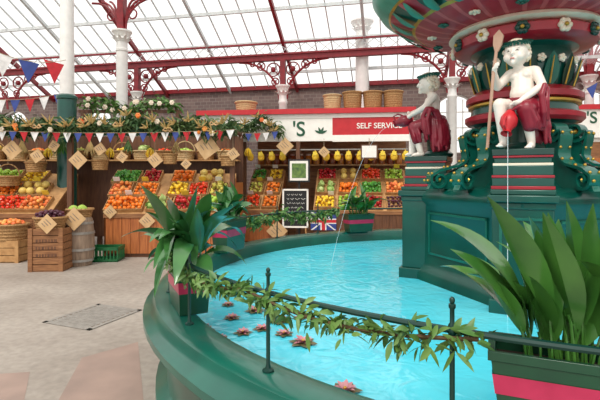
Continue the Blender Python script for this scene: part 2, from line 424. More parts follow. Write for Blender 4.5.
for k in range(16):
    a=2*PI*k/16+.13; ca,sa=math.cos(a),math.sin(a)
    m=MB(); leaf(m,(.405*ca,.405*sa,2.40),(ca*.22,sa*.22,1),.28,.07,droop=.35,fold=-.25,n=8,power=.6)
    b=m.build('acanthus_leaf','green_edge' if k%2 else 'dark_green',ft)
    m=MB(); m.tube([(.42*ca,.42*sa,2.41),(.455*ca,.455*sa,2.53),(.485*ca,.485*sa,2.63)],[.008,.007,.004],6); m.build('leaf_rib','gold',b)
for k in range(16):
    a=2*PI*(k+.5)/16+.13; ca,sa=math.cos(a),math.sin(a); c0=Vector((.46*ca,.46*sa,2.62)); t=Vector((-sa,ca,0)); m=MB()
    for q in range(5):
        b=2*PI*q/5; m.ball(c0+(t*math.cos(b)+Z*math.sin(b))*.022,.017,seg=8,ring=6)
    m.ball(c0+Vector((ca,sa,0))*.01,.014,seg=8,ring=6); m.build('white_flower','cream',ft)
UP=.03
m=MB(); m.lathe([(.46,2.74+UP),(.57,2.75+UP),(.61,2.78+UP),(.61,2.85+UP),(.57,2.88+UP)],48,mf=lambda i,k:0)
m.lathe([(.56,2.88+UP),(.63,2.885+UP),(.66,2.9+UP),(.64,2.93+UP),(.58,2.94+UP)],48,mf=lambda i,k:1)
m.build('upper_collar',['red_paint','cream'],ft)
for k in range(12):
    a=2*PI*k/12; ca,sa=math.cos(a),math.sin(a); c0=Vector((.62*ca,.62*sa,2.81+UP))
    m=MB(); t=Vector((-sa,ca,0))
    for q in range(6):
        b=2*PI*q/6; pc=c0+(t*math.cos(b)+Z*math.sin(b))*.034; m.ball(pc,.027,seg=8,ring=6)
    rs=m.build('rosette','dark_green' if k%2 else 'cream',ft)
    MB().ball(c0+Vector((ca,sa,0))*.022,.018,seg=8,ring=6).build('rosette_centre','gold',rs)
def bm_(i,k):
    q=k%4
    if i in (0,1,2): return 5 if q==0 else 0
    if i==3: return 3
    if i in (4,5): return 4 if (k//4)%2==0 else (0 if q else 5)
    if i==6: return 3
    return 2
def bz_(i,k):
    q=(k%4)/4*2*PI
    return UP+(-.011*(1-math.cos(q))*.5 if i in (1,2,4,5,6) else 0)
MB().lathe([(.58,2.93),(.72,2.945),(.86,2.975),(.98,3.02),(1.01,3.04),(1.12,3.08),(1.22,3.14),(1.24,3.15),(1.32,3.2),(1.4,3.32),(1.38,3.40),(1.2,3.3),(.3,3.2)],128,mf=bm_,rf=bz_).build('bowl',['pink_red','cream','teal_light','gold','green_paint','pale_pink'],ft,ang=60)
for k in range(28):
    a=2*PI*k/28; ca,sa=math.cos(a),math.sin(a); m=MB()
    leaf(m,(1.01*ca,1.01*sa,3.0+UP),(ca,sa,.45),.25,.055,droop=-.3,fold=-.3,n=6,power=.6); m.build('bowl_leaf','teal_light',ft)
for k in range(14):
    a=2*PI*(k+.5)/14; ca,sa=math.cos(a),math.sin(a); c0=Vector((.82*ca,.82*sa,2.95+UP)); t=Vector((-sa,ca,0)); r0=Vector((ca,sa,0)); m=MB()
    for q in range(6):
        b=2*PI*q/6; m.ball(c0+(t*math.cos(b)+r0*math.sin(b))*.03,.021,(1,1,.6),8,6)
    m.ball(c0+Vector((0,0,-.01)),.016,seg=8,ring=6); m.build('bowl_flower','cream' if k%2 else 'green_edge',ft)
def spiral(cx,cz,r0,r1,a0,a1,n):
    return [(cx+(r0+(r1-r0)*i/n)*math.cos(a0+(a1-a0)*i/n), cz+(r0+(r1-r0)*i/n)*math.sin(a0+(a1-a0)*i/n)) for i in range(n+1)]
cl=spiral(.50,1.99,.03,.095,-PI*2.5,PI*.0,20)
outer=[(.595,1.96),(.585,1.90),(.57,1.84),(.565,1.79),(.59,1.745),(.65,1.71),(.74,1.69),(.83,1.67),(.89,1.63)]
low=spiral(.83,1.585,.085,.025,.4,-PI*2.2,20)
path=[(a,b) for a,b in cl]+outer+low
for k in range(8):
    ang=-PI/2+(k//2)*PI/2+PI/4+(-.22 if k%2 else .22)
    T=Matrix.Rotation(ang,4,'Z'); m=MB(); m.T=T
    n=len(path); wds=.055
    vs=[];fs=[]
    for i,(x,z) in enumerate(path):
        x0,z0=path[max(i-1,0)]; x1,z1=path[min(i+1,n-1)]; dx,dz=x1-x0,z1-z0; l=math.hypot(dx,dz) or 1; nx,nz=-dz/l*.011,dx/l*.011
        vs += [(x+nx,-wds,z+nz),(x+nx,wds,z+nz),(x-nx,wds,z-nz),(x-nx,-wds,z-nz)]
    for i in range(n-1):
        for q in range(4): fs.append((4*i+q,4*i+(q+1)%4,4*i+4+(q+1)%4,4*i+4+q))
    m.add(vs,fs)
    m.prism([(.38,1.5),(.93,1.5),(.91,1.54),(.83,1.60),(.7,1.66),(.58,1.72),(.53,1.8),(.55,1.88),(.52,1.98),(.46,2.06),(.38,2.06)],-.03,.03)
    b=m.build('scroll_bracket','green_edge',ft)
    for (x,z) in outer[::2]+[(.93,1.565)]:
        for yy in (-.04,.04):
            m=MB(); m.T=T; m.ball((x+.012,yy,z+.012),.0135,seg=8,ring=6); m.build('stud','gold',b)
    m=MB(); m.T=T; m.ball((.50,0,1.99),.026,(1,2.3,1),8,6); m.build('scroll_eye','gold',b)
    m=MB(); m.T=T; m.ball((.83,0,1.585),.026,(1,2.3,1),8,6); m.build('scroll_eye','gold',b)

# ------------------------------------------------------------------ cherubs
def hand(m,p,d,curl,side):
    p=Vector(p); d=Vector(d).normalized(); s=Vector(side).normalized(); c=Vector(curl).normalized()
    m.cap(p-d*.01,p+d*.022,.021,.020)
    for i,L_ in enumerate((.028,.034,.032,.024)):
        b=p+d*.03+s*(.018-.012*i); k1=b+d*L_*.6+c*L_*.35; k2=k1+c*L_*.75-d*.004
        m.chain([b,k1,k2],[.0078,.0072,.007])
    b=p+s*.018; m.chain([b,b+s*.018+d*.012+c*.01,b+s*.016+d*.024+c*.025],[.009,.0085,.0075])
def cherub(loc,rz_,label,kind):
    t=thing('cherub_statue',label,'statue',loc,rz_)
    m=MB()
    hx=-.03 if kind==0 else .0
    hc=Vector((hx,-.05,.748))
    m.ball(hc,.092,(.95,1.02,1.06),20,14); m.ball(hc+Vector((0,-.04,-.042)),.058,(1.1,.9,.85))
    for s in (-1,1):
        m.ball(hc+Vector((s*.044,-.055,-.035)),.035); m.ball(hc+Vector((s*.088,.008,-.014)),.02,(.5,.8,1.2))
        m.ball(hc+Vector((s*.033,-.08,.03)),.018,(1.2,.6,.4))
    m.cap(hc+Vector((0,-.091,.010)),hc+Vector((0,-.104,-.017)),.008,.013); m.ball(hc+Vector((0,-.092,-.051)),.015,(1.4,.7,.6)); m.ball(hc+Vector((0,-.08,-.079)),.02)
    m.cap((hx*.6,-.02,.62),(hx,-.035,.70),.036,.038)
    m.ball((0,0,.57),.085,(1.05,.82,1)); m.cap((0,-.005,.56),(0.01,-.022,.45),.077,.088); m.ball((.01,-.042,.43),.091,(1,.95,1.02)); m.ball((.01,.005,.34),.104,(1.1,.9,.8))
    for s in (-1,1): m.ball((s*.042,-.054,.575),.03)
    m.cap((-.08,0,.612),(.08,0,.612),.038,.038)
    legs=[([(-.06,-.03,.33),(-.105,-.195,.345),(-.082,-.19,.065)],[.071,.050,.029]),([(.062,-.03,.33),(.08,-.19,.285),(.10,-.13,.05)],[.071,.050,.029])]
    for pts,rs in legs:
        m.chain(pts,rs); kn=Vector(pts[1]); an=Vector(pts[2]); m.ball(kn.lerp(an,.36)+Vector((0,.016,0)),.043,(1,1,1.6))
        m.cap(an+Vector((0,.014,-.022)),an+Vector((0,-.06,-.034)),.025,.021)
        for q in range(5): m.ball(an+Vector((-.02+.0098*q,-.085+abs(q-1.5)*.003,-.04)),.009)
    if kind==0:
        arms=[([(-.094,0,.605),(-.17,-.05,.51),(-.157,-.16,.60)],[.04,.033,.022]),([(.094,0,.605),(.155,-.05,.48),(.05,-.2,.36)],[.04,.033,.022])]
        hand(m,(-.152,-.175,.61),(.2,-.5,.6),(.9,-.2,.2),(0,.2,1)); hand(m,(.035,-.222,.345),(-.8,-.4,-.3),(-.3,.3,-.8),(-.2,-.9,.4))
    else:
        arms=[([(-.094,0,.605),(-.145,-.1,.51),(-.055,-.215,.46)],[.04,.033,.022]),([(.094,0,.605),(.15,-.09,.49),(.055,-.23,.42)],[.04,.033,.022])]
        hand(m,(-.038,-.23,.455),(.8,-.4,-.1),(.2,.5,-.8),(.2,-.5,.8)); hand(m,(.038,-.245,.41),(-.8,-.3,-.2),(-.3,.4,-.8),(-.2,-.6,.7))
    for pts,rs in arms: m.chain(pts,rs)
    me=remesh(m,.006,4)
    b=meshobj('body',me,['statue_white','statue_dark','lip'],t)
    eyes=[hc+Vector((s*.033,-.089,.009)) for s in (-1,1)]; lp=hc+Vector((0,-.104,-.051))
    for pg in me.polygons:
        c=pg.center
        if c.y<hc.y-.05:
            for e in eyes:
                if ((c.x-e.x)/.011)**2+((c.z-e.z)/.0055)**2<1: pg.material_index=1
            if abs(c.x-lp.x)<.015 and abs(c.z-lp.z)<.006: pg.material_index=2
    m=MB(); rr=random.Random(3+kind)
    for i in range(150):
        a=rr.uniform(0,2*PI); e=rr.uniform(-.6,1.55); d=Vector((math.cos(a)*math.cos(e),math.sin(a)*math.cos(e),math.sin(e)))
        if d.y<-.15 and d.z<.66: continue
        if d.z<0 and d.y<.1: continue
        m.ball(hc+Vector((d.x*.088,d.y*.094+.006,d.z*.098+.004)),.021,seg=8,ring=6)
    m.build('hair','cream',t)
    m=MB()
    for i in range(22):
        a=2*PI*i/22; q=hc+Vector((math.cos(a)*.09,math.sin(a)*.096+.008,.074+.016*math.sin(a)))
        for s in (-1,1): leaf(m,q,(-math.sin(a)*s+.45*math.cos(a),math.cos(a)*s+.45*math.sin(a),.75),.05,.017,droop=.5,fold=.3)
        m.ball(q,.012,seg=8,ring=6)
    m.build('wreath','green_edge',t)
    m=MB()
    m.chain([(.055,-.02,.345),(.08,-.185,.295),(.098,-.165,.17)],[.089,.068,.05])
    for j in range(4):
        f=j/3; y=-.06-.05*j; m.chain([(.0,y-.03,.38-.03*j),(.05,y-.03,.418-.035*j),(.12,y-.01,.375-.03*j),(.148,y+.02,.26-.02*j),(.14,y+.03,.15)],[.011,.015,.016,.017,.013])
    m.cap((.05,.04,.34),(.06,.05,.10),.095,.085)
    for i in range(13):
        a=R(-18+12*i); ca,sa=math.cos(a),math.sin(a); wv=.010*math.sin(i*2.4); hb=.05+.05*(i%3==1)+.004*i
        m.chain([(.108*ca+.012,.095*sa+.01,.40),(.135*ca+.02,.118*sa+.02,.31),((.14+wv)*ca+.03,(.125+wv)*sa+.025,.18),((.14-wv)*ca+.035,(.125-wv)*sa+.03,hb)],[.019,.021,.020,.014])
    m.chain([(.13,.03,.38),(.165,-.02,.47),(.175,-.075,.475),(.165,-.11,.40),(.175,-.10,.27),(.17,-.07,.17)],[.026,.022,.02,.022,.024,.014])
    m.chain([(.12,.06,.37),(.15,.03,.45),(.185,-.04,.46),(.19,-.07,.36),(.19,-.05,.22)],[.026,.02,.017,.02,.014])
    m.chain([(-.098,-.045,.395),(-.115,.02,.37),(-.085,.10,.34),(0,.12,.33),(.1,.1,.35)],[.015,.024,.03,.033,.03])
    m.chain([(-.098,-.05,.40),(-.05,-.11,.388),(.02,-.128,.38),(.08,-.115,.385)],[.013,.016,.018,.018])
    meshobj('robe',remesh(m,.006,3),['robe_red'],t)
    MB().lathe([(.14,0),(.15,.03),(.11,.06),(.115,.2),(.125,.27)],20,(0,.05,0)).build('seat','dark_green',t)
    jc=Vector((-.02,-.262,.2)) if kind==0 else Vector((0,-.295,.375))
    T=Matrix.Translation(jc)@Matrix.Rotation(R(150) if kind==0 else R(105),4,'X')@Matrix.Scale(.92,4)
    m=MB(); m.T=T; m.lathe([(.0001,-.1),(.035,-.1),(.04,-.085),(.066,-.03),(.066,.02),(.036,.07),(.03,.09),(.044,.115),(.036,.113),(.02,.09)],20,cap=False)
    m.tube([(0,.034,.09),(0,.085,.09),(0,.095,.04),(0,.062,-.01)],.009,6)
    m.build('jug','sign_red' if kind==0 else 'robe_red',t)
    if kind==0:
        m=MB(); m.tube([(-.20,-.19,.02),(-.155,-.188,.6),(-.13,-.18,.80)],.0125,8); m.build('oar','oar_wood',t)
        m=MB(); m.T=Matrix.Translation((-.13,-.18,.78))@Matrix.Rotation(R(7),4,'Y'); m.prism([(-.012,-.02),(.012,-.02),(.032,.03),(.037,.10),(.0,.145),(-.037,.10),(-.032,.03)],-.009,.009)
        m.build('oar_blade','oar_wood',t)
    return t
def fpt(x,y,z): return FC+Matrix.Rotation(FR,3,'Z')@Vector((x,y,z))
cherub(fpt(0,-.82,1.815),FR+R(-16),'white cherub statue with a slim oar, red robe and red jug on the nearest pedestal',0)
cherub(fpt(-.82,0,1.815),FR-PI/2+R(14),'white cherub statue without an oar, holding a jug, on the pedestal farther left',1)
a=fpt(-.095,-1.13,1.95); b=(fpt(0,-2,0)-fpt(0,-1,0)).normalized()
m=MB(); m.tube([a+b*(.06*i/8)+Vector((0,0,-1.35*(i/8)**1.4)) for i in range(9)],.003,6); tag(m.build('water_stream','stream'),'thin stream of water falling from the jug of the nearest cherub','water stream')
a=fpt(-1.2,0,2.17); dv=(fpt(-2,0,0)-fpt(-1.2,0,0)).normalized()
m=MB(); m.tube([a+dv*(.75*i/10)+Vector((0,0,.08*(i/10)-1.65*(i/10)**2)) for i in range(11)],.0022,6); tag(m.build('water_stream','stream'),'thin arc of water spouting left from the farther cherub into the pool','water stream')

# ------------------------------------------------------------------ railing, planters, garlands
def ring(deg,r,z): return Vector((FC.x+r*math.cos(R(deg)),FC.y+r*math.sin(R(deg)),z))
RR,RZ=3.20,1.10
rl=thing('railing','slim dark green iron railing with knob topped posts around the basin rim','railing',FC)
MB().tube([Vector((RR*math.cos(2*PI*k/120),RR*math.sin(2*PI*k/120),RZ)) for k in range(120)],.012,8,closed=True).build('top_rail','iron_green',rl)
for k in range(25):
    a=R(225.6+14.4*k); m=MB(); x,y=RR*math.cos(a),RR*math.sin(a)
    m.lathe([(.026,.757),(.026,.765),(.013,.772),(.009,.79),(.009,1.07),(.014,1.08),(.014,1.115),(.008,1.125),(.008,1.17),(.012,1.175),(.012,1.185),(.005,1.19)],10,(x,y,0))
    m.ball((x,y,1.198),.0095,(1,1,1.3),seg=10,ring=8); m.build('post','iron_green',rl)
def planter(deg,wd,label,plabel,seed,nl,L0,W0,lean,mt,dr=.7,hh=.25,rib=(.52,.76),rad=3.08,sf=.42,jit=.5):
    base=ring(deg,rad,.76); ph=R(deg)+PI/2
    t=thing('planter_box',label,'planter',base,ph)
    m=MB(); a,b=wd/2,.1
    def ringq(s,z,ins=0): return [(-(a*s-ins),-(b*s-ins),z),((a*s-ins),-(b*s-ins),z),((a*s-ins),(b*s-ins),z),(-(a*s-ins),(b*s-ins),z)]
    vs=ringq(.86,0)+ringq(1,hh)+ringq(1.04,hh)+ringq(1.04,hh+.03)+ringq(1,hh+.03,.012)+ringq(.98,hh-.03,.012)
    fs=[(3,2,1,0)]+[(4*i+q,4*i+(q+1)%4,4*i+4+(q+1)%4,4*i+4+q) for i in range(5) for q in range(4)]
    m.add(vs,fs); m.build('box','planter',t,bevel=.006)
    m=MB(); m.add([tuple(v) for v in ringq(.985,hh-.025)],[(0,1,2,3)]); m.build('soil','soil',t)
    m=MB(); f0,f1=rib; s0,s1=.86+.14*f0,.86+.14*f1
    q0=[(x*1.012,y*1.03,f0*hh) for x,y,z in ringq(s0,0)]; q1=[(x*1.012,y*1.03,f1*hh) for x,y,z in ringq(s1,0)]
    m.add(q0+q1,[(q,(q+1)%4,4+(q+1)%4,4+q) for q in range(4)])
    m.build('ribbon','ribbon',t)
    rr=random.Random(seed); m=MB(); st=MB()
    for i in range(nl):
        x=rr.uniform(-.8,.8)*a*.8; y=rr.uniform(-.5,.5)*b; aa=rr.uniform(0,2*PI); le=rr.uniform(.1,1)*lean
        d=Vector((math.cos(aa)*le+x/a*.4,math.sin(aa)*le*.85,1)); Lf=L0*rr.uniform(.55,1.1); sh=Lf*sf*rr.uniform(.7,1.2)
        d0=d.normalized(); p0=Vector((x,y,hh-.03)); pm=p0+(d0+Z*.6).normalized()*sh*.5; p1=pm+d0*sh*.5
        d1=(d0+Vector((rr.uniform(-jit,jit),rr.uniform(-jit,jit),rr.uniform(-jit,.05)))).normalized()
        st.tube([p0,pm,p1,p1+d1*.02],.0045,5); leaf(m,p1,d1,Lf*(1.05-sf),W0*rr.uniform(.75,1.25),droop=dr*rr.uniform(.3,1.6),fold=rr.uniform(.1,.4),n=10,roll=rr.uniform(-1,1),power=.85)
    pt=thing('leafy_plant',plabel,'plant',base+Vector((0,0,.0)),ph)
    m.build('foliage',mt,pt); st.build('stems','leaf',pt)
planter(246.6,.5,'green planter box with pink ribbon closest to the camera on the basin rim','broad leaved green plant in the closest planter, in front of the fountain',6,44,.54,.052,.5,'leaf',.8,.26,(.6,.84),3.08,.34,.22)
planter(205.0,.42,'green planter box with pink ribbon under the tall arching plant on the left rim','tall arching broad leaved plant on the left curve of the basin rim',8,52,.64,.05,.85,'leaf_dark',1.6,.27,(.5,.76),3.12,.34,.35)
planter(161.5,.5,'green planter box with pink ribbon on the back left rim before the wooden counter','short leafy plant on the back left rim before the wooden counter',12,40,.46,.046,.6,'leaf_dark',1.3,.34)
planter(112.5,.46,'green planter box on the back rim below the shop fruit shelves','leafy plant on the back rim in front of the shop fruit shelves',21,46,.5,.05,.7,'leaf',1.3)
def garland(name,label,cat,path,n,Lf,Wf,spread,mt,seed,extra=None,group=None):
    rr=random.Random(seed); t=thing(name,label,cat,path[0]); o=Vector(path[0])
    pts=[Vector(p)-o for p in path]
    MB().tube(pts,.008,5).build('stem','stem',t)
    m=MB()
    for i in range(n):
        f=rr.random()*(len(pts)-1); k=int(f); p=pts[k].lerp(pts[k+1],f-k); tg=(pts[k+1]-pts[k]).normalized()
        off=Vector((rr.gauss(0,1),rr.gauss(0,1),rr.gauss(0,1)))*spread
        d=tg*rr.uniform(-1,1)+Vector((rr.uniform(-1,1),rr.uniform(-1,1),rr.uniform(-1,.8)))
        leaf(m,p+off*.6,d,Lf*rr.uniform(.6,1.2),Wf*rr.uniform(.7,1.2),droop=rr.uniform(.2,1),n=4,roll=rr.uniform(-1.5,1.5))
    m.build('leaves',mt,t)
    if extra:
        for (nm,mm,cnt,rad) in extra:
            for i in range(cnt):
                f=(i+.5)/cnt*(len(pts)-1)+rr.uniform(-.5,.5); f=min(max(f,0),len(pts)-1.01); k=int(f); p=pts[k].lerp(pts[k+1],f-k)+Vector((0,-spread*1.5,rr.uniform(-.8,.9)*spread))
                m=MB()
                if nm=='wheat_ears':
                    for q in range(7):
                        d=Vector((rr.uniform(-.8,.8),-.5,rr.uniform(-.2,1))); m.tube([p,p+d*.1,p+d*.2],[.006,.018,.004],5)
                elif nm=='bow':
                    for s in (-1,1): m.tube([p,p+Vector((s*.05,-.02,.05)),p+Vector((s*.09,-.02,0)),p+Vector((s*.04,-.02,-.02)),p],[.012,.022,.022,.018,.012],6)
                elif nm=='orange_ball': m.ball(p,rad*rr.uniform(.8,1.1),seg=8,ring=6)
                else:
                    for q in range(6):
                        b=q*PI/3; m.ball(p+Vector((math.cos(b),-.2,math.sin(b)))*rad*.7,rad*.5,seg=7,ring=5)
                    m.ball(p+Vector((0,-rad*.35,0)),rad*.4,seg=7,ring=5)
                m.build(nm,mm,t)
    return t
def swag(d0,d1,n,sag,r=3.225,z=RZ-.02,waves=1):
    return [ring(d0+(d1-d0)*i/n,r,z-sag*abs(math.sin(PI*waves*i/n))) for i in range(n+1)]
garland('leaf_garland','trailing garland of variegated leaves along the nearest stretch of railing','garland',swag(205,241.5,28,.045,3.222,RZ-.008,2),680,.07,.011,.032,'leaf_var',4)
garland('leaf_garland','leaf garland on the back railing between the wooden counter and the pool','garland',swag(118,157,20,.08,3.21,RZ,2),520,.11,.02,.055,'leaf_var',6)
garland('leaf_garland','leaf garland on the left railing between the arching plant and the back left planter','garland',swag(166,200,16,.06,3.21,RZ,2),260,.08,.015,.035,'leaf_var',7)

lt=None
LL=[(203,330,1,'nearest the left rim below the arching plant'),(255,311,1,'farthest back of the floating group'),(279,321,1.1,'just right of the railing post'),(303,343,1.1,'right of the railing post under the garland'),(345,391,1.0,'at the bottom beside the basin rim'),(262,329,.8,'small, directly behind the railing post'),(232,318,.8,'small, between post and left rim'),(300,318,.7,'small and pale, at the right of the group'),(219,340,.9,'under the garland close to the left rim'),(243,333,.8,'small, left of the railing post'),(284,334,.8,'small, between the two largest flowers'),(228,305,.7,'small, behind the planter at the left rim')]
for i,(px,py,s,lab) in enumerate(LL):
    p=G(px,py,.605); s*=.7
    if lt is None:
        lt=thing('floating_flower','pink floating flower '+lab,'flower',p); m=MB()
        for q in range(14):
            a=q*2.4; leaf(m,(math.cos(a)*.01,math.sin(a)*.01,.008),(math.cos(a),math.sin(a),1.0-q*.06),.075,.02,droop=.3,n=4)
        m.build('petals','lily_pink',lt); m=MB()
        for q in range(6):
            a=q*1.05; leaf(m,(0,0,.004),(math.cos(a),math.sin(a),.05),.12,.04,droop=.05,n=4,fold=.05)
        m.build('leaves','lily_leaf',lt); MB().ball((0,0,.02),.014,seg=8,ring=6).build('centre','gold',lt)
        lt.scale=(s,s,s); lt['group']='pink flowers floating in the pool'
    else:
        o=dup(lt,loc=p,rz=i*1.3,label='pink floating flower '+lab); o.scale=(s,s,s)

q=[G(45,322),G(95,303),G(142,313),G(92,330)]; c=sum(q,Vector())/4; ex=(q[3]-q[0]); 
dr=thing('drain_cover','pale grey metal drain cover set in the floor','drain cover',(c.x,c.y,.002),math.atan2(ex.y,ex.x)); L1=ex.length/2; L2=(q[1]-q[0]).length/2
m=MB()
for a in ((-L1,L1,-L2,-L2+.05),(-L1,L1,L2-.05,L2),(-L1,-L1+.05,-L2,L2),(L1-.05,L1,-L2,L2)): m.box(a[0],a[1],a[2],a[3],0,.006)
m.build('frame','steel',dr); m=MB()
for i in range(22): 
    x=-L1+.08+(2*L1-.16)*i/21; m.box(x-.011,x+.011,-L2+.05,L2-.05,0,.0055)
for i in range(10):
    y=-L2+.07+(2*L2-.14)*i/9; m.box(-L1+.05,L1-.05,y-.012,y+.012,0,.005)
m.build('grate','steel',dr); MB().box(-L1,L1,-L2,L2,0,.001).build('plate','wood_grey',dr)

# ------------------------------------------------------------------ fruit
FM={}
def fr(kind,m,mats): FM[kind]=m.mesh(kind,mats)
fr('orange',MB().lathe([(.0001,-.04),(.02,-.039),(.037,-.022),(.043,0),(.037,.022),(.02,.037),(.006,.037),(.0001,.034)],10,cap=False),'orange')
fr('clementine',MB().lathe([(.0001,-.03),(.02,-.031),(.037,-.016),(.041,0),(.036,.016),(.02,.028),(.0001,.025)],10,cap=False),'orange')
fr('peach',MB().lathe([(.0001,-.043),(.022,-.037),(.039,-.018),(.044,.004),(.034,.028),(.014,.037),(.0001,.028)],10,cap=False),'peach')
def apple():
    m=MB(); m.lathe([(.0001,-.032),(.014,-.038),(.03,-.03),(.041,-.004),(.042,.014),(.03,.034),(.014,.035),(.0001,.024)],10,cap=False); m.cur=1; m.tube([(0,0,.02),(.006,0,.05)],.0025,4); return m
fr('red_apple',apple(),['apple_red','stem']); fr('green_apple',apple(),['apple_green','stem'])
def tom():
    m=MB(); m.lathe([(.0001,-.033),(.025,-.032),(.041,-.012),(.042,.008),(.028,.028),(.0001,.024)],10,cap=False); m.cur=1
    for q in range(5): leaf(m,(0,0,.025),(math.cos(q*1.256),math.sin(q*1.256),.3),.025,.005,n=3)
    return m
fr('tomato',tom(),['tomato','leaf'])
fr('lemon',MB().lathe([(.0001,-.056),(.008,-.05),(.024,-.036),(.036,-.012),(.036,.012),(.024,.036),(.008,.05),(.0001,.054)],10,cap=False),'lemon')
fr('plum',MB().lathe([(.0001,-.036),(.018,-.032),(.03,-.014),(.033,.004),(.026,.024),(.01,.033),(.0001,.03)],10,cap=False),'plum')
def pear():
    m=MB(); m.lathe([(.0001,-.045),(.02,-.044),(.038,-.025),(.039,-.005),(.028,.02),(.018,.042),(.012,.056),(.0001,.058)],10,cap=False); m.cur=1; m.tube([(0,0,.055),(.006,0,.08)],.0025,4); return m
fr('pear',pear(),['pear','stem'])
fr('green_pepper',MB().lathe([(.0001,-.045),(.02,-.05),(.034,-.04),(.036,0),(.043,.03),(.032,.046),(.012,.044),(.0001,.034)],8,cap=False),'pepper')
def cabb():
    m=MB(); m.ball((0,0,0),.075,seg=12,ring=8)
    for i in range(9):
        a=i*2.4; leaf(m,(.05*math.cos(a),.05*math.sin(a),-.05),(math.cos(a)*.7,math.sin(a)*.7,1),.13,.06,droop=-.5,fold=.3,n=4)
    return m
fr('cabbage',cabb(),'cabbage'); fr('melon',MB().ball((0,0,0),.085,(1,1,.92),14,10),'melon')
def fruit(kind,M,label,group,cat):
    o=bpy.data.objects.new(kind,FM[kind]); C.objects.link(o); o.matrix_world=M; return tag(o,label,cat,group)
rf=random.Random(5)
CATS={'orange':'orange','clementine':'orange','peach':'peach','red_apple':'apple','green_apple':'apple','tomato':'tomato','lemon':'lemon','plum':'plum','pear':'pear','green_pepper':'pepper','cabbage':'cabbage','melon':'melon'}
def plural(k):
    k=k.replace('_',' '); return {'peach':'peaches','tomato':'tomatoes'}.get(k,k+'s')
def tray(M,w,d,kind,where,heap=True,card=True):
    M=M@Matrix.Rotation(R(rf.uniform(-4,4)),4,'Z'); w-=.03
    nice=kind.replace('_',' ')
    t=thing('fruit_tray','shallow wooden tray of %s %s'%(plural(kind),where),'tray',M=M)
    MB().box(-w/2,w/2,-d/2,d/2,.0,.015).build('base','wood_tray',t)
    for (a,b,c_,e) in ((-w/2,w/2,-d/2-.012,-d/2),(-w/2,w/2,d/2,d/2+.012),(-w/2-.012,-w/2,-d/2-.012,d/2+.012),(w/2,w/2+.012,-d/2-.012,d/2+.012)):
        MB().box(a,b,c_,e,0,.085).build('side_board','wood_tray',t)
    big=kind in('cabbage','melon'); s=.17 if big else .09; nx=max(2,int(w/s)); ny=max(2,int(d/s)); lab='%s in the tray %s'%(nice,where); gp='%s in the tray %s'%(nice,where)
    if big: heap=False
    for i in range(nx):
        for j in range(ny):
            x=-w/2+w*(i+.5+(.3 if j%2 else -.2)*(0<i<nx-1))/nx; y=-d/2+d*(j+.5)/ny
            fruit(kind,M@Matrix.Translation((x+rf.uniform(-.012,.012),y+rf.uniform(-.012,.012),.095 if big else .06+rf.uniform(0,.02)))@Euler((rf.uniform(-1.2,1.2),rf.uniform(-1.2,1.2),rf.uniform(0,6))).to_matrix().to_4x4(),lab,gp,CATS[kind])
    if heap:
        for k in range(int(nx*ny*.55)):
            x=rf.gauss(0,.22)*w; y=rf.gauss(0,.22)*d
            if abs(x)>w/2-.05 or abs(y)>d/2-.05: continue
            zz=.125+.05*max(0,1-2*abs(x)/w)*max(0,1-2*abs(y)/d)
            fruit(kind,M@Matrix.Translation((x,y,zz))@Euler((rf.uniform(-1.2,1.2),rf.uniform(-1.2,1.2),rf.uniform(0,6))).to_matrix().to_4x4(),lab,gp,CATS[kind])
    if card and rf.random()<.5:
        c_=thing('price_card','price card behind the %s %s'%(plural(kind),where),'price card',M=M@TR((rf.uniform(-.3,.3)*w,d/2-.02,.08)))
        MB().box(-.07,.07,-.003,.003,.06,.17).build('card',rf.choice(['sign_white','card_yellow','sign_white']),c_); MB().box(-.006,.006,-.002,.004,-.06,.06).build('stick','wood_tray',c_)
    return t
TR=Matrix.Translation
def counter(M,x0,x1,y0,y1,z0,z1,label,mt):
    t=thing('display_counter',label,'counter',M=M@TR((x0,0,0))); w=x1-x0
    m=MB(); m.add([(0,y0,z0),(w,y0,z0),(w,y1,z1),(0,y1,z1),(0,y0,z0-.04),(w,y0,z0-.04),(w,y1,z1-.04),(0,y1,z1-.04)],[(0,1,2,3),(7,6,5,4),(0,4,5,1),(1,5,6,2),(2,6,7,3),(3,7,4,0)]); m.build('sloped_top','wood_tray',t)
    for xx in (0,w-.03):
        m=MB(); m.add([(xx+a,b,c) for a in (0,.03) for b,c in ((y0,0),(y1,0),(y1,z1-.04),(y0,z0-.04))],[(0,1,2,3),(7,6,5,4),(0,4,5,1),(1,5,6,2),(2,6,7,3),(3,7,4,0)]); m.build('end_panel',mt,t)
    n=max(2,int(w/.16)); m=MB()
    for i in range(n): m.box(w*i/n+.004,w*(i+1)/n-.004,y0,y0+.03,.08,z0-.04)
    m.build('front_panel',mt,t); MB().box(0,w,y0+.04,y0+.07,0,.1).build('kick_board','wood_dark',t)
    MB().box(-.01,w+.01,y0-.02,y0+.03,z0-.05,z0+.03).build('front_rail','wood_crate',t)
    return t
def basket(loc,r,h,label,m_='wicker',handle=False,flare=1.15):
    t=thing('wicker_basket',label,'basket',loc)
    prof=[(.001,0),(r,0)]; n=max(5,int(h/.05))
    for i in range(n):
        z0=h*i/n; rr=r*(1+(flare-1)*i/n); prof += [(rr*1.0,z0+.01),(rr*1.035,z0+h/n*.5),(rr*1.0,z0+h/n*.95)]
    prof += [(r*flare*.95,h),(r*.9,.03),(.001,.03)]
    MB().lathe(prof,22,cap=False).build('body',m_,t)
    MB().tube([(r*flare*math.cos(2*PI*k/22),r*flare*math.sin(2*PI*k/22),h) for k in range(22)],r*.07+.008,6,closed=True).build('rim',m_,t)
    if handle: MB().tube([(r*flare*math.cos(PI*k/10),0,h+r*1.2*math.sin(PI*k/10)) for k in range(11)],.014,6).build('handle',m_,t)
    return t
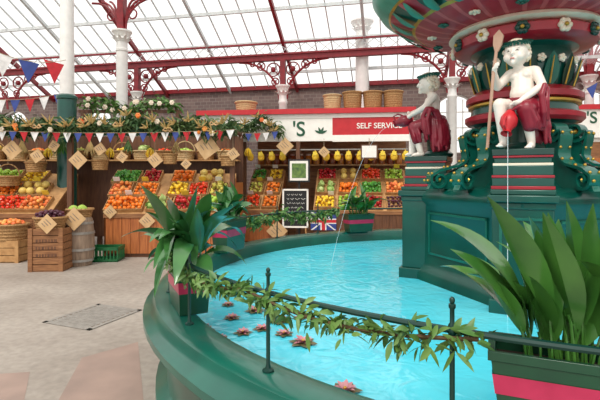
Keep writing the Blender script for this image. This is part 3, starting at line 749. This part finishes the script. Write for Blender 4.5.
def heap_in(loc,r,n,kind,where):
    big=kind in('cabbage','melon')
    if big: n=max(3,n//3)
    for i in range(n):
        a=i*2.4; q=r*math.sqrt((i+.3)/n)*.9
        fruit(kind,TR((loc[0]+q*math.cos(a),loc[1]+q*math.sin(a),loc[2]+.07*(1-i/n)+(.03 if big else 0)))@Euler((a,a*2,0)).to_matrix().to_4x4(),'%s in the basket %s'%(kind.replace('_',' '),where),'%s in the basket %s'%(plural(kind),where),CATS[kind])
# left stall ---------------------------------------------------------------
SY=9.5; S1=TR((0,SY,0)); SXR=-1.36
st=thing('market_stall','long open fronted wooden fruit stall under a leafy garland at the left','stall',(0,SY,0))
for x in (-7.4,-4.82,SXR-.06):
    MB().box(x-.05,x+.05,-.1,0,0,2.7).build('post','wood_dark',st)
    MB().box(x-.05,x+.05,1.3,1.38,0,2.7).build('post','wood_dark',st)
MB().box(-7.6,SXR,-.14,-.1,2.48,2.7).build('fascia','sign_green',st)
MB().box(-7.6,SXR,1.26,1.3,.2,2.6).build('back_panel','wood_dark',st)
MB().box(SXR-.04,SXR,.0,1.26,.0,1.5).build('side_panel','wood_orange',st)
MB().box(-7.5,SXR-.06,.8,1.26,1.99,2.02).build('shelf','wood_tray',st)
for x in (-7.4,-4.82,SXR-.06): MB().box(x-.04,x+.04,-.1,1.36,2.6,2.68).build('cross_beam','wood_dark',st)
counter(S1,-7.4,-5.05,-.45,.75,.85,1.7,'wooden display counter at the far left behind the crate of plums','wood_crate')
counter(S1,-3.94,-2.70,-.45,.75,.85,1.7,'orange wood display counter right of the green floor crate','wood_orange')
counter(S1,-2.67,-1.45,-.45,.75,.85,1.7,'orange wood display counter at the right end of the left stall','wood_orange')
th=math.atan2(.85,1.2)
def onslope(S,x,y,y0,z0,a): return S@TR((x,y,z0+(y-y0)*math.tan(a)+.003))@Matrix.Rotation(a,4,'X')
for (px,w,row,kind,where) in [(4,.9,0,'tomato','at the far left front beside the plum crate'),(37,.55,0,'peach','just behind the basket of plums'),(126,.78,0,'orange','above the green floor crate'),(158,.38,0,'cabbage','between the big orange tray and the red apples'),(187,.55,0,'red_apple','right of the cabbages'),(214,.5,0,'green_apple','at the right front corner of the left stall'),
      (2,.8,1,'orange','at the far left middle row of the left stall'),(36,.6,1,'melon','in the middle row behind the peaches'),(122,.46,1,'peach','behind the big orange tray, left half'),(147,.5,1,'clementine','behind the big orange tray, right half'),(179,.42,1,'lemon','behind the red apples of the left stall'),(199,.42,1,'tomato','behind the gap between red and green apples'),(219,.38,1,'pear','behind the green apples of the left stall'),
      (6,.7,2,'green_apple','at the far left top row of the left stall'),(36,.5,2,'lemon','in the top row behind the melons'),(128,.6,2,'green_pepper','in the top row above the peaches'),(153,.4,2,'red_apple','in the top row above the clementines'),(184,.5,2,'orange','in the top row above the lemons'),(212,.55,2,'melon','at the right end of the stall top row')]:
    yy=(-.2,.2,.58)[row]; X=(px-300)/F*(SY+yy)
    tray(onslope(S1,X,yy,-.45,.85,th),w,.42,kind,where)
bk=['melon','green_pepper','orange','cabbage','pear','red_apple','lemon','cabbage','tomato','green_apple','melon','clementine']
on=['first','second','third','fourth','fifth','sixth','seventh','eighth','ninth','tenth','eleventh','twelfth']
for i in range(12):
    X=-7.1+.49*i; wh='on the stall back shelf, %s from left'%on[i]
    basket((X,SY+1.03,2.02),.18+.02*(i%2),.2,'wicker basket of %s %s'%(plural(bk[i]),wh),'wicker_pale' if i%2 else 'wicker',i%3==0)
    heap_in((X,SY+1.03,2.2),.18,13,bk[i],wh)
# second shop ---------------------------------------------------------------
S2=TR((.1,11.4,0))@Matrix.Rotation(R(-7),4,'Z')
def s2w(x,y,z): return S2@Vector((x,y,z))
sh=thing('fruit_shop','self service fruit shop with red cornice and white and red sign in the background','shop',M=S2)
XL,XR=-1.46,2.66
MB().box(-2.6,XR,-.42,-.3,3.06,3.16).build('cornice','sign_white',sh); MB().box(-2.65,XR+.05,-.5,1.3,3.16,3.28).build('roof','sign_red',sh)  # roof slab runs back past its seen edge, added to shade the shop interior
MB().box(-2.6,.74,-.4,-.34,2.5,3.06).build('sign_board','sign_white',sh); MB().box(.74,XR,-.4,-.34,2.64,3.06).build('sign_panel','sign_red',sh)
MB().box(.74,XR,-.41,-.33,2.48,2.64).build('sign_board','sign_white',sh)
text("'S",.5,'sign_green',sh,(-.08,-.405,2.78)); text('SELF SERVICE',.185,'sign_white',sh,(1.86,-.405,2.85))
for q in range(4):
    m=MB(); leaf(m,(.46,-.408,2.68),(math.cos(.5+q*.7),-.01,math.sin(.5+q*.7)),.17,.03,droop=.1,roll=PI/2,fold=.03); m.build('leaf_emblem','sign_green',sh)
for x in (XL,-.1,XR-.05): MB().box(x-.05,x+.05,-.4,-.3,0,2.5).build('post','white_paint' if x>0 else 'wood_dark',sh)
MB().box(XL,XR,1.2,1.26,0,3.0).build('back_panel','wood_crate',sh)
MB().box(XL,XR,.75,1.2,1.93,1.97).build('shelf','wood_tray',sh); MB().box(XL,XR,-.36,-.34,2.28,2.31).build('hanging_rail','steel',sh)
a2=math.atan2(1.0,1.3)
counter(S2,-1.42,-.55,-.75,.55,.8,1.8,'wooden display counter of the shop left of the chalkboard','wood_orange')
counter(S2,.3,2.55,-.75,.55,.8,1.8,'long wooden display counter of the shop behind the back planter','wood_dark')
cols=[(-1.2,.38),(-.77,.38),(.57,.48),(1.12,.5),(1.69,.5),(2.25,.48)]
kinds=[['tomato','orange','lemon','green_apple','red_apple','plum'],['pear','clementine','cabbage','orange','green_pepper','peach'],['green_pepper','lemon','red_apple','melon','tomato','green_apple']]
rown=['front row','middle row','back row']; coln=['left of the chalkboard, outer column','left of the chalkboard, inner column','right of the framed poster, first column','right of the framed poster, second column','right of the framed poster, third column','right of the framed poster, last column']
for r_ in range(3):
    for c_,(x,w) in enumerate(cols):
        yy=-.52+r_*.43; tray(onslope(S2,x,yy,-.75,.8,a2),w,.4,kinds[r_][c_],'%s %s'%(rown[r_],coln[c_]))
bg=None
for i in range(15):
    x=-1.3+.27*i
    if -.35<x<.2: continue
    M=S2@TR((x,-.35,2.28))
    if bg is None:
        bg=thing('net_bag','yellow net bag of fruit hanging in the row under the shop sign','bag',M=M,group='yellow net bags under the shop sign')
        MB().lathe([(.012,0),(.018,-.04),(.075,-.1),(.088,-.17),(.07,-.23),(.02,-.26),(.0001,-.26)],12,cap=False).build('bag','net_yellow',bg)
        MB().box(-.05,.05,-.1,-.095,-.13,-.04).build('price_card','card_yellow',bg)
    else: dup(bg,M=M)
jr=None
for i in range(18):
    M=S2@TR((-1.3+.22*i,.95,1.97))
    if jr is None:
        jr=thing('jar','small jar on the back shelf of the self service shop','jar',M=M,group='jars on the shop shelf')
        MB().lathe([(.085,0),(.09,.02),(.09,.2),(.06,.24),(.06,.25)],12).build('glass','jar_amber',jr); MB().lathe([(.066,.245),(.066,.29)],12).build('lid','jar_lid',jr)
    else: dup(jr,M=M)
for x,r,h,l in ((.72,.2,.38,'tall pale wicker basket on the shop roof, left of the row of four'),(1.22,.21,.44,'tall wicker basket on the shop roof, second of the row of four'),(1.72,.21,.44,'tall wicker basket on the shop roof, third of the row of four'),(2.22,.21,.44,'tall wicker basket at the right end of the shop roof'),(-1.5,.24,.25,'low round wicker basket alone on the left of the shop roof')):
    basket(s2w(x,0,3.28),r,h,l,'wicker_pale' if x in (.72,-1.5) else 'wicker')
# crate, barrel, produce in front -------------------------------------------
def crate(loc,w,d,h,label,rz_=0,mt='wood_crate',writing=True):
    t=thing('wooden_crate',label,'crate',loc,rz_)
    n=max(2,round(h/.13))
    for i in range(n):
        z0=h*i/n+.006; z1=h*(i+1)/n-.006
        m=MB(); m.box(-w/2,w/2,-d/2,-d/2+.018,z0,z1); m.box(-w/2,w/2,d/2-.018,d/2,z0,z1); m.box(-w/2,-w/2+.018,-d/2+.018,d/2-.018,z0,z1); m.box(w/2-.018,w/2,-d/2+.018,d/2-.018,z0,z1); m.build('slat',mt,t)
    for sx in (-1,1):
        for sy_ in (-1,1):
            m=MB(); a=sx*(w/2-.04); b=sy_*(d/2+.006); m.box(a-.035,a+.035,b-.012,b+.012,0,h); m.build('corner_post',mt,t)
    MB().box(-w/2,w/2,-d/2,d/2,.0,.02).build('bottom',mt,t); MB().box(-w/2+.02,w/2-.02,-d/2+.02,d/2-.02,h-.05,h-.03).build('top_board',mt,t)
    if writing:
        rr=random.Random(9)
        for row in range(3):
            x=-w*.28; 
            while x<w*.26:
                ww=rr.uniform(.02,.045); m=MB(); m.box(x,x+ww,-d/2-.003,-d/2,h*(.68-.17*row),h*(.68-.17*row)+.05); m.build('stencil_mark','wood_dark',t); x+=ww+.02
    return t
c1=G(44,272); crate((c1.x,c1.y+.24,0),.58,.45,.74,'brown wooden crate with dark stencil marks standing on the floor under the plum basket',R(5))
b1=Vector((c1.x-.02,c1.y+.24,.71)); basket(b1,.22,.2,'round wicker basket heaped with plums on the stencilled crate',flare=1.2)
for i in range(50):
    a=i*2.4; rr_=.23*math.sqrt(i%25/25); fruit('plum',TR(b1+Vector((rr_*math.cos(a),rr_*math.sin(a),.2+.05*(i//25)+.06*(1-(rr_/.23)**2))))@Euler((a,a*2,0)).to_matrix().to_4x4(),'plum heaped in the basket on the stencilled crate','plums in the basket on the crate','plum')
bl=P(80,0,8.3); t=thing('barrel','grey wooden barrel standing between the stencilled crate and the counter','barrel',(bl.x,bl.y,0))
m=MB(); m.lathe([(.2,0),(.235,.15),(.25,.4),(.245,.6),(.215,.85),(.2,.88),(.19,.86),(.001,.86)],20,cap=False); m.build('staves','wood_grey',t)
for z,r_ in ((.1,.228),(.3,.249),(.6,.249),(.78,.228)): MB().lathe([(r_,z-.022),(r_+.008,z-.022),(r_+.006,z+.022),(r_-.002,z+.022)],20,cap=False).build('hoop','steel',t)
bb=Vector((bl.x,bl.y,.865)); basket(bb,.19,.16,'wicker basket of green grapes on the grey barrel','wicker',flare=1.2)
def grapes(p,label):
    t=thing('grape_bunch',label,'grapes',p,group='green grapes on the barrel'); m=MB()
    for i in range(46):
        f=i/46; a=i*2.4; q=.085*math.sqrt(f)*(1.1-f*.2); m.ball((q*math.cos(a),q*math.sin(a),.07*(1-f)+.01),.021,seg=7,ring=5)
    m.build('grapes','grape',t); MB().tube([(0,0,.08),(.01,0,.13)],.004,5).build('stalk','stem',t)
for dx,dy in ((-.09,-.06),(.08,-.07),(0,.08)): grapes(bb+Vector((dx,dy,.14)),'green grape bunch in the basket on the barrel')
c2=G(6,262); crate((c2.x,c2.y+.15,0),.62,.5,.42,'plain wooden slat crate on the floor at the far left',0,'wood_tray',False)
basket((c2.x,c2.y+.15,.40),.26,.3,'large wicker basket standing on the plain slat crate at the far left','wicker')
for i in range(26):
    a=i*2.4; q=.24*math.sqrt(i/26); fruit('peach',TR((c2.x+q*math.cos(a),c2.y+.15+q*math.sin(a),.70+.08*(1-i/26)))@Euler((a,a,0)).to_matrix().to_4x4(),'peach heaped in the large far left wicker basket','peaches in the far left basket','peach')
gp=P(107,0,8.75); t=thing('plastic_crate','dark green plastic crate on the floor in front of the counter','crate',(gp.x,gp.y,0),R(4)); m=MB()
m.box(-.27,.27,-.2,.2,0,.02)
for s in (-1,1):
    m.box(-.27,.27,min(s*.2,s*.185),max(s*.2,s*.185),.0,.05); m.box(-.28,.28,min(s*.21,s*.185),max(s*.21,s*.185),.22,.28)
    m.box(min(s*.27,s*.255),max(s*.27,s*.255),-.2,.2,0,.05); m.box(min(s*.28,s*.255),max(s*.28,s*.255),-.21,.21,.22,.28)
    for i in range(9):
        x=-.26+.52*i/8; m.box(x-.012,x+.012,min(s*.2,s*.188),max(s*.2,s*.188),.05,.22)
    for i in range(6):
        y=-.19+.38*i/5; m.box(min(s*.27,s*.258),max(s*.27,s*.258),y-.012,y+.012,.05,.22)
m.build('body','green_plastic',t)
for (px,py,r,lab) in [(8,186,.22,'hanging wicker basket at the far left of the left stall'),(36,172,.18,'hanging wicker basket above the plum crate'),(100,170,.15,'small hanging wicker basket above the grape barrel'),(170,164,.13,'small hanging wicker basket between the straw bunch and the lemons'),(228,166,.14,'small hanging wicker basket near the right end of the left stall')]:
    p=P(px,py,SY-.1 if px>150 else SY+.05); o=basket(p,r,.2,lab,'wicker',True); m=MB(); m.tube([(0,0,.2+r*1.2),(0,0,2.6-p.z)],.005,5); m.build('cord','string',o)
def dried(px,py,Y,label,mt,L0=.42,w=.45):
    p=P(px,py,Y); t=thing('hanging_bunch',label,'dried plants',p); m=MB()
    for i in range(60):
        a=rf.uniform(0,2*PI); leaf(m,(0,0,0),(math.cos(a)*w,math.sin(a)*w,-1),rf.uniform(.6,1)*L0,.022,droop=.0,n=4)
    m.build('foliage',mt,t); MB().tube([(0,0,-.02),(0,0,2.6-p.z)],.006,5).build('cord','string',t)
dried(62,138,SY+.05,'hanging fan of green leaves beside the tall column','leaf',.5,.7); dried(176,141,SY+.2,'hanging bunch of straw above the red apples','straw',.34); dried(128,140,SY+.3,'hanging bunch of green herbs behind the oranges','leaf_var',.34)
dried(22,140,SY+.3,'hanging bunch of straw at the far left behind the tags','straw'); dried(90,140,SY+.35,'hanging bunch of straw above the grape barrel','straw'); dried(212,141,SY+.3,'hanging bunch of green herbs behind the large paper tag','leaf_var',.34)
for px,lab in ((248,'hanging banana bunch left of the shop middle post'),(110,'hanging banana bunch above the orange tray'),(150,'hanging banana bunch above the clementines'),(48,'hanging banana bunch left of the tall column')):
    Y=11.0 if px>240 else SY+.2; p=P(px,148,Y); t=thing('banana_bunch',lab,'bananas',p)
    for i in range(7):
        a=2*PI*i/7; ca,sa=math.cos(a),math.sin(a)
        MB().tube([(0,0,0),(.05*ca,.05*sa,-.05),(.08*ca,.08*sa,-.13),(.06*ca,.06*sa,-.2)],[.01,.02,.02,.008],6).build('banana','lemon',t)
    MB().tube([(0,0,-.01),(0,0,2.5-p.z)],.008,5).build('stalk','stem',t)
# garlands on the stall
pts=[Vector((-7.6+6.25*i/30,SY-.24,2.68+.06*math.sin(i*1.3)+.05*math.sin(i*.4))) for i in range(31)]
garland('stall_garland','thick leafy garland with wheat and fruit along the top of the left stall','garland',pts,2600,.2,.024,.13,'pine',3,[('wheat_ears','straw',26,.0),('orange_ball','orange',5,.045),('pale_flower','cream',6,.05),('warm_flower','peach',5,.05),('bow','kraft',7,0)])
pts=[s2w(-2.5+2.0*i/12,-.62,2.82+.07*math.sin(i*.9)+(.14 if 8<i<11 else 0)) for i in range(13)]
garland('stall_garland','leafy garland hanging over the left part of the shop sign','garland',pts,850,.19,.024,.11,'pine',13,[('wheat_ears','straw',9,.0),('pale_flower','cream',3,.05),('warm_flower','peach',2,.05)])
pts=[P(82+95*i/10,106-4*math.sin(i),11.2) for i in range(11)]
garland('stall_garland','distant garland of pale flowers and leaves behind the white column','garland',pts,460,.2,.03,.12,'leaf_var',23,[('pale_flower','cream',10,.055)])
t=thing('garland_rail','dark wooden rail on posts carrying the distant pale flower garland','rail',(0,11.25,0))
MB().box(pts[0].x-.1,pts[-1].x+.1,-.03,.03,3.22,3.3).build('rail','wood_dark',t)
for x in (pts[0].x,pts[-1].x): MB().box(x-.04,x+.04,-.04,.04,0,3.22).build('post','wood_dark',t)
def bunting(label,a,b,n,sag,sz):
    a=Vector(a); b=Vector(b); t=thing('bunting',label,'bunting',a); L_=b-a
    pt=lambda f: L_*f+Vector((0,0,-sag*4*f*(1-f)))
    MB().tube([pt(i/24) for i in range(25)],.006,5).build('cord','string',t)
    dx=L_.normalized()*sz*.42
    for i in range(n):
        p=pt((i+.5)/n); m=MB(); tip=p+Vector((0,-.02*((i%3)-1),-sz)); m.add([p-dx,p+dx,tip,p-dx+Vector((0,.004,0)),p+dx+Vector((0,.004,0)),tip+Vector((0,.004,0))],[(0,2,1),(3,4,5),(0,1,4,3),(1,2,5,4),(2,0,3,5)])
        m.build('pennant',('flag_red','flag_white','flag_blue')[i%3],t)
bunting('string of small red, white and blue pennants along the front of the left stall',(-7.0,SY-.42,2.6),(-1.3,SY-.42,2.58),26,.08,.2)
bunting('string of pennants across the left part of the shop sign',s2w(-2.4,-.82,2.83),s2w(-.5,-.82,2.72),9,.1,.2)
bunting('large pennant string high at the upper left before the roof',P(-40,30,8.5),P(66,60,9.4),4,.25,.45)
bunting('pennant string low behind the left stall garland',P(-20,98,10.4),P(66,92,10.1),6,.1,.3)
bunting('pennant string at the right beyond the fountain scrolls',P(560,100,10.2),P(640,50,9.6),6,.12,.3)
def ptag(px,py,Y,s,label,up=None,rot=PI/4):
    p=P(px,py,Y); t=thing('paper_tag',label,'price tag',p); m=MB(); m.T=Matrix.Rotation(rot,4,'Y'); m.box(-s,s,-.004,.004,-s,s); m.build('card','kraft',t)
    for i in range(3):
        m=MB(); m.T=Matrix.Rotation(rot,4,'Y'); m.box(-s*.6,s*(.5-.2*i),-.0055,-.004,s*(.35-.4*i)-.008,s*(.35-.4*i)+.008); m.build('handwriting','wood_grey',t)
    if up: MB().tube([(0,0,s*1.3),(0,0,up-p.z)],.004,4).build('string','string',t)
Yt=SY-.26
for px,py,s,l in [(12,150,.15,'brown paper tag hanging at the far left under the garland'),(37,156,.11,'small brown paper tag hanging over the hanging basket'),(78,160,.14,'brown paper tag hanging beside the tall column'),(100,149,.1,'small brown paper tag left of the hanging herbs'),(155,160,.12,'brown paper tag hanging above the clementines'),(207,147,.19,'large brown paper tag hanging at the right of the left stall'),(186,164,.08,'smallest brown paper tag hanging beside the large one'),(122,157,.09,'small brown paper tag hanging in front of the green herbs'),(54,146,.09,'small brown paper tag hanging left of the tall column'),(233,154,.1,'brown paper tag hanging at the right end of the left stall')]:
    ptag(px,py,Yt,s,l,2.66,rf.uniform(.5,1.1))
ptag(47,224,c1.y-.06,.12,'brown paper tag pinned on the front of the stencilled crate'); ptag(74,219,bl.y-.3,.15,'brown paper tag leaning on the grey barrel')
ptag(147,221,SY-.49,.12,'brown paper tag on the front of the orange wood counter'); ptag(110,212,SY-.49,.1,'small brown paper tag on the counter below the oranges')
p=S2@Vector((-.75,-.8,.9)); ptag(277,231,p.y-.04,.18,'large brown paper tag on the shop counter left of the chalkboard')
p=S2@Vector((.2,-.6,2.5)); ptag(324,152,p.y,.1,'brown paper tag hanging under the shop sign emblem',2.55); ptag(285,146,p.y,.15,'brown paper tag hanging under the green lettering of the shop sign',2.6)
cb=thing('chalkboard','black chalkboard in a pale frame standing between the shop counters','chalkboard',S2@Vector((-.12,-.75,0)),R(-7))
MB().box(-.28,.28,0,.03,.45,1.3).build('board','black',cb)
for a in ((-.31,.31,1.3,1.34),(-.31,.31,.42,.46),(-.31,-.27,.42,1.34),(.27,.31,.42,1.34)): MB().box(a[0],a[1],-.012,.035,a[2],a[3]).build('frame','sign_white',cb)
for s in (-1,1): MB().tube([(s*.24,.02,.45),(s*.28,-.02,0)],.02,6).build('leg','wood_tray',cb); MB().tube([(s*.22,.03,.9),(s*.24,.3,0)],.016,6).build('leg','wood_tray',cb)
rr=random.Random(4)
for row in range(7):
    x=-.2
    while x<.16:
        ww=rr.uniform(.05,.12); z=1.2-.1*row; m=MB(); m.tube([(x+ww*k/4,-.003,z+.02*math.sin(k*2+row)) for k in range(5)],.006,4); m.build('chalk_stroke','chalk',cb); x+=ww+.03
po=thing('framed_poster','black framed poster with green picture on a post above the chalkboard','poster',S2@Vector((-.05,-.62,0)),R(-7))
MB().box(-.26,.26,0,.03,1.5,2.05).build('frame','black',po); MB().box(-.22,.22,-.006,0,1.54,2.01).build('mount','sign_white',po); MB().box(-.17,.17,-.01,-.006,1.6,1.95).build('picture','poster_green',po); MB().box(-.02,.02,.03,.06,0,1.9).build('post','black',po)
pw=thing('framed_notice','white notice sheet in a dark frame hanging under the shop sign','notice',S2@Vector((1.62,-.48,2.06)),R(-7))
MB().box(-.2,.2,0,.02,0,.34).build('frame','wood_dark',pw); MB().box(-.17,.17,-.006,0,.03,.31).build('sheet','sign_white',pw); MB().tube([(0,.01,.33),(0,.06,.5)],.006,5).build('cord','string',pw)
fp=thing('flag_panel','small union flag panel fixed to the front of the shop counter','flag',S2@Vector((.55,-.8,.38)),R(-7))
MB().box(-.3,.3,0,.02,0,.42).build('cloth','flag_blue',fp)
m=MB(); 
for s in (-1,1): m.add([(-.3,-.003,.21-s*.21),(-.25,-.003,.21-s*.21),(.3,-.003,.21+s*.21),(.25,-.003,.21+s*.21)],[(0,1,2,3)])
m.box(-.3,.3,-.004,0,.15,.27); m.box(-.07,.07,-.004,0,0,.42); m.build('white_cross','flag_white',fp)
m=MB(); m.box(-.3,.3,-.008,-.004,.175,.245); m.box(-.04,.04,-.008,-.004,0,.42); m.build('red_cross','flag_red',fp)
k0=P(600,0,11.2); kz=thing('kiosk','wooden kiosk with white sign at the right beyond the fountain','kiosk',(k0.x,k0.y,0),R(-7))
MB().box(-1.4,1.6,.0,1.6,0,2.5).build('body','wood_crate',kz); MB().box(-1.5,1.7,-.1,-.04,2.6,3.3).build('sign_board','sign_white',kz); MB().box(-1.55,1.75,-.15,1.7,3.3,3.42).build('cornice','sign_red',kz); MB().box(-1.4,1.6,0,1.6,2.5,3.3).build('upper_panel','sign_white',kz)
text("'S",.4,'sign_green',kz,(-.24,-.105,3.08))
for i in range(4): MB().box(-1.3+.7*i,-.7+.7*i,-.02,0,1.1,2.1).build('panel','wood_orange',kz)
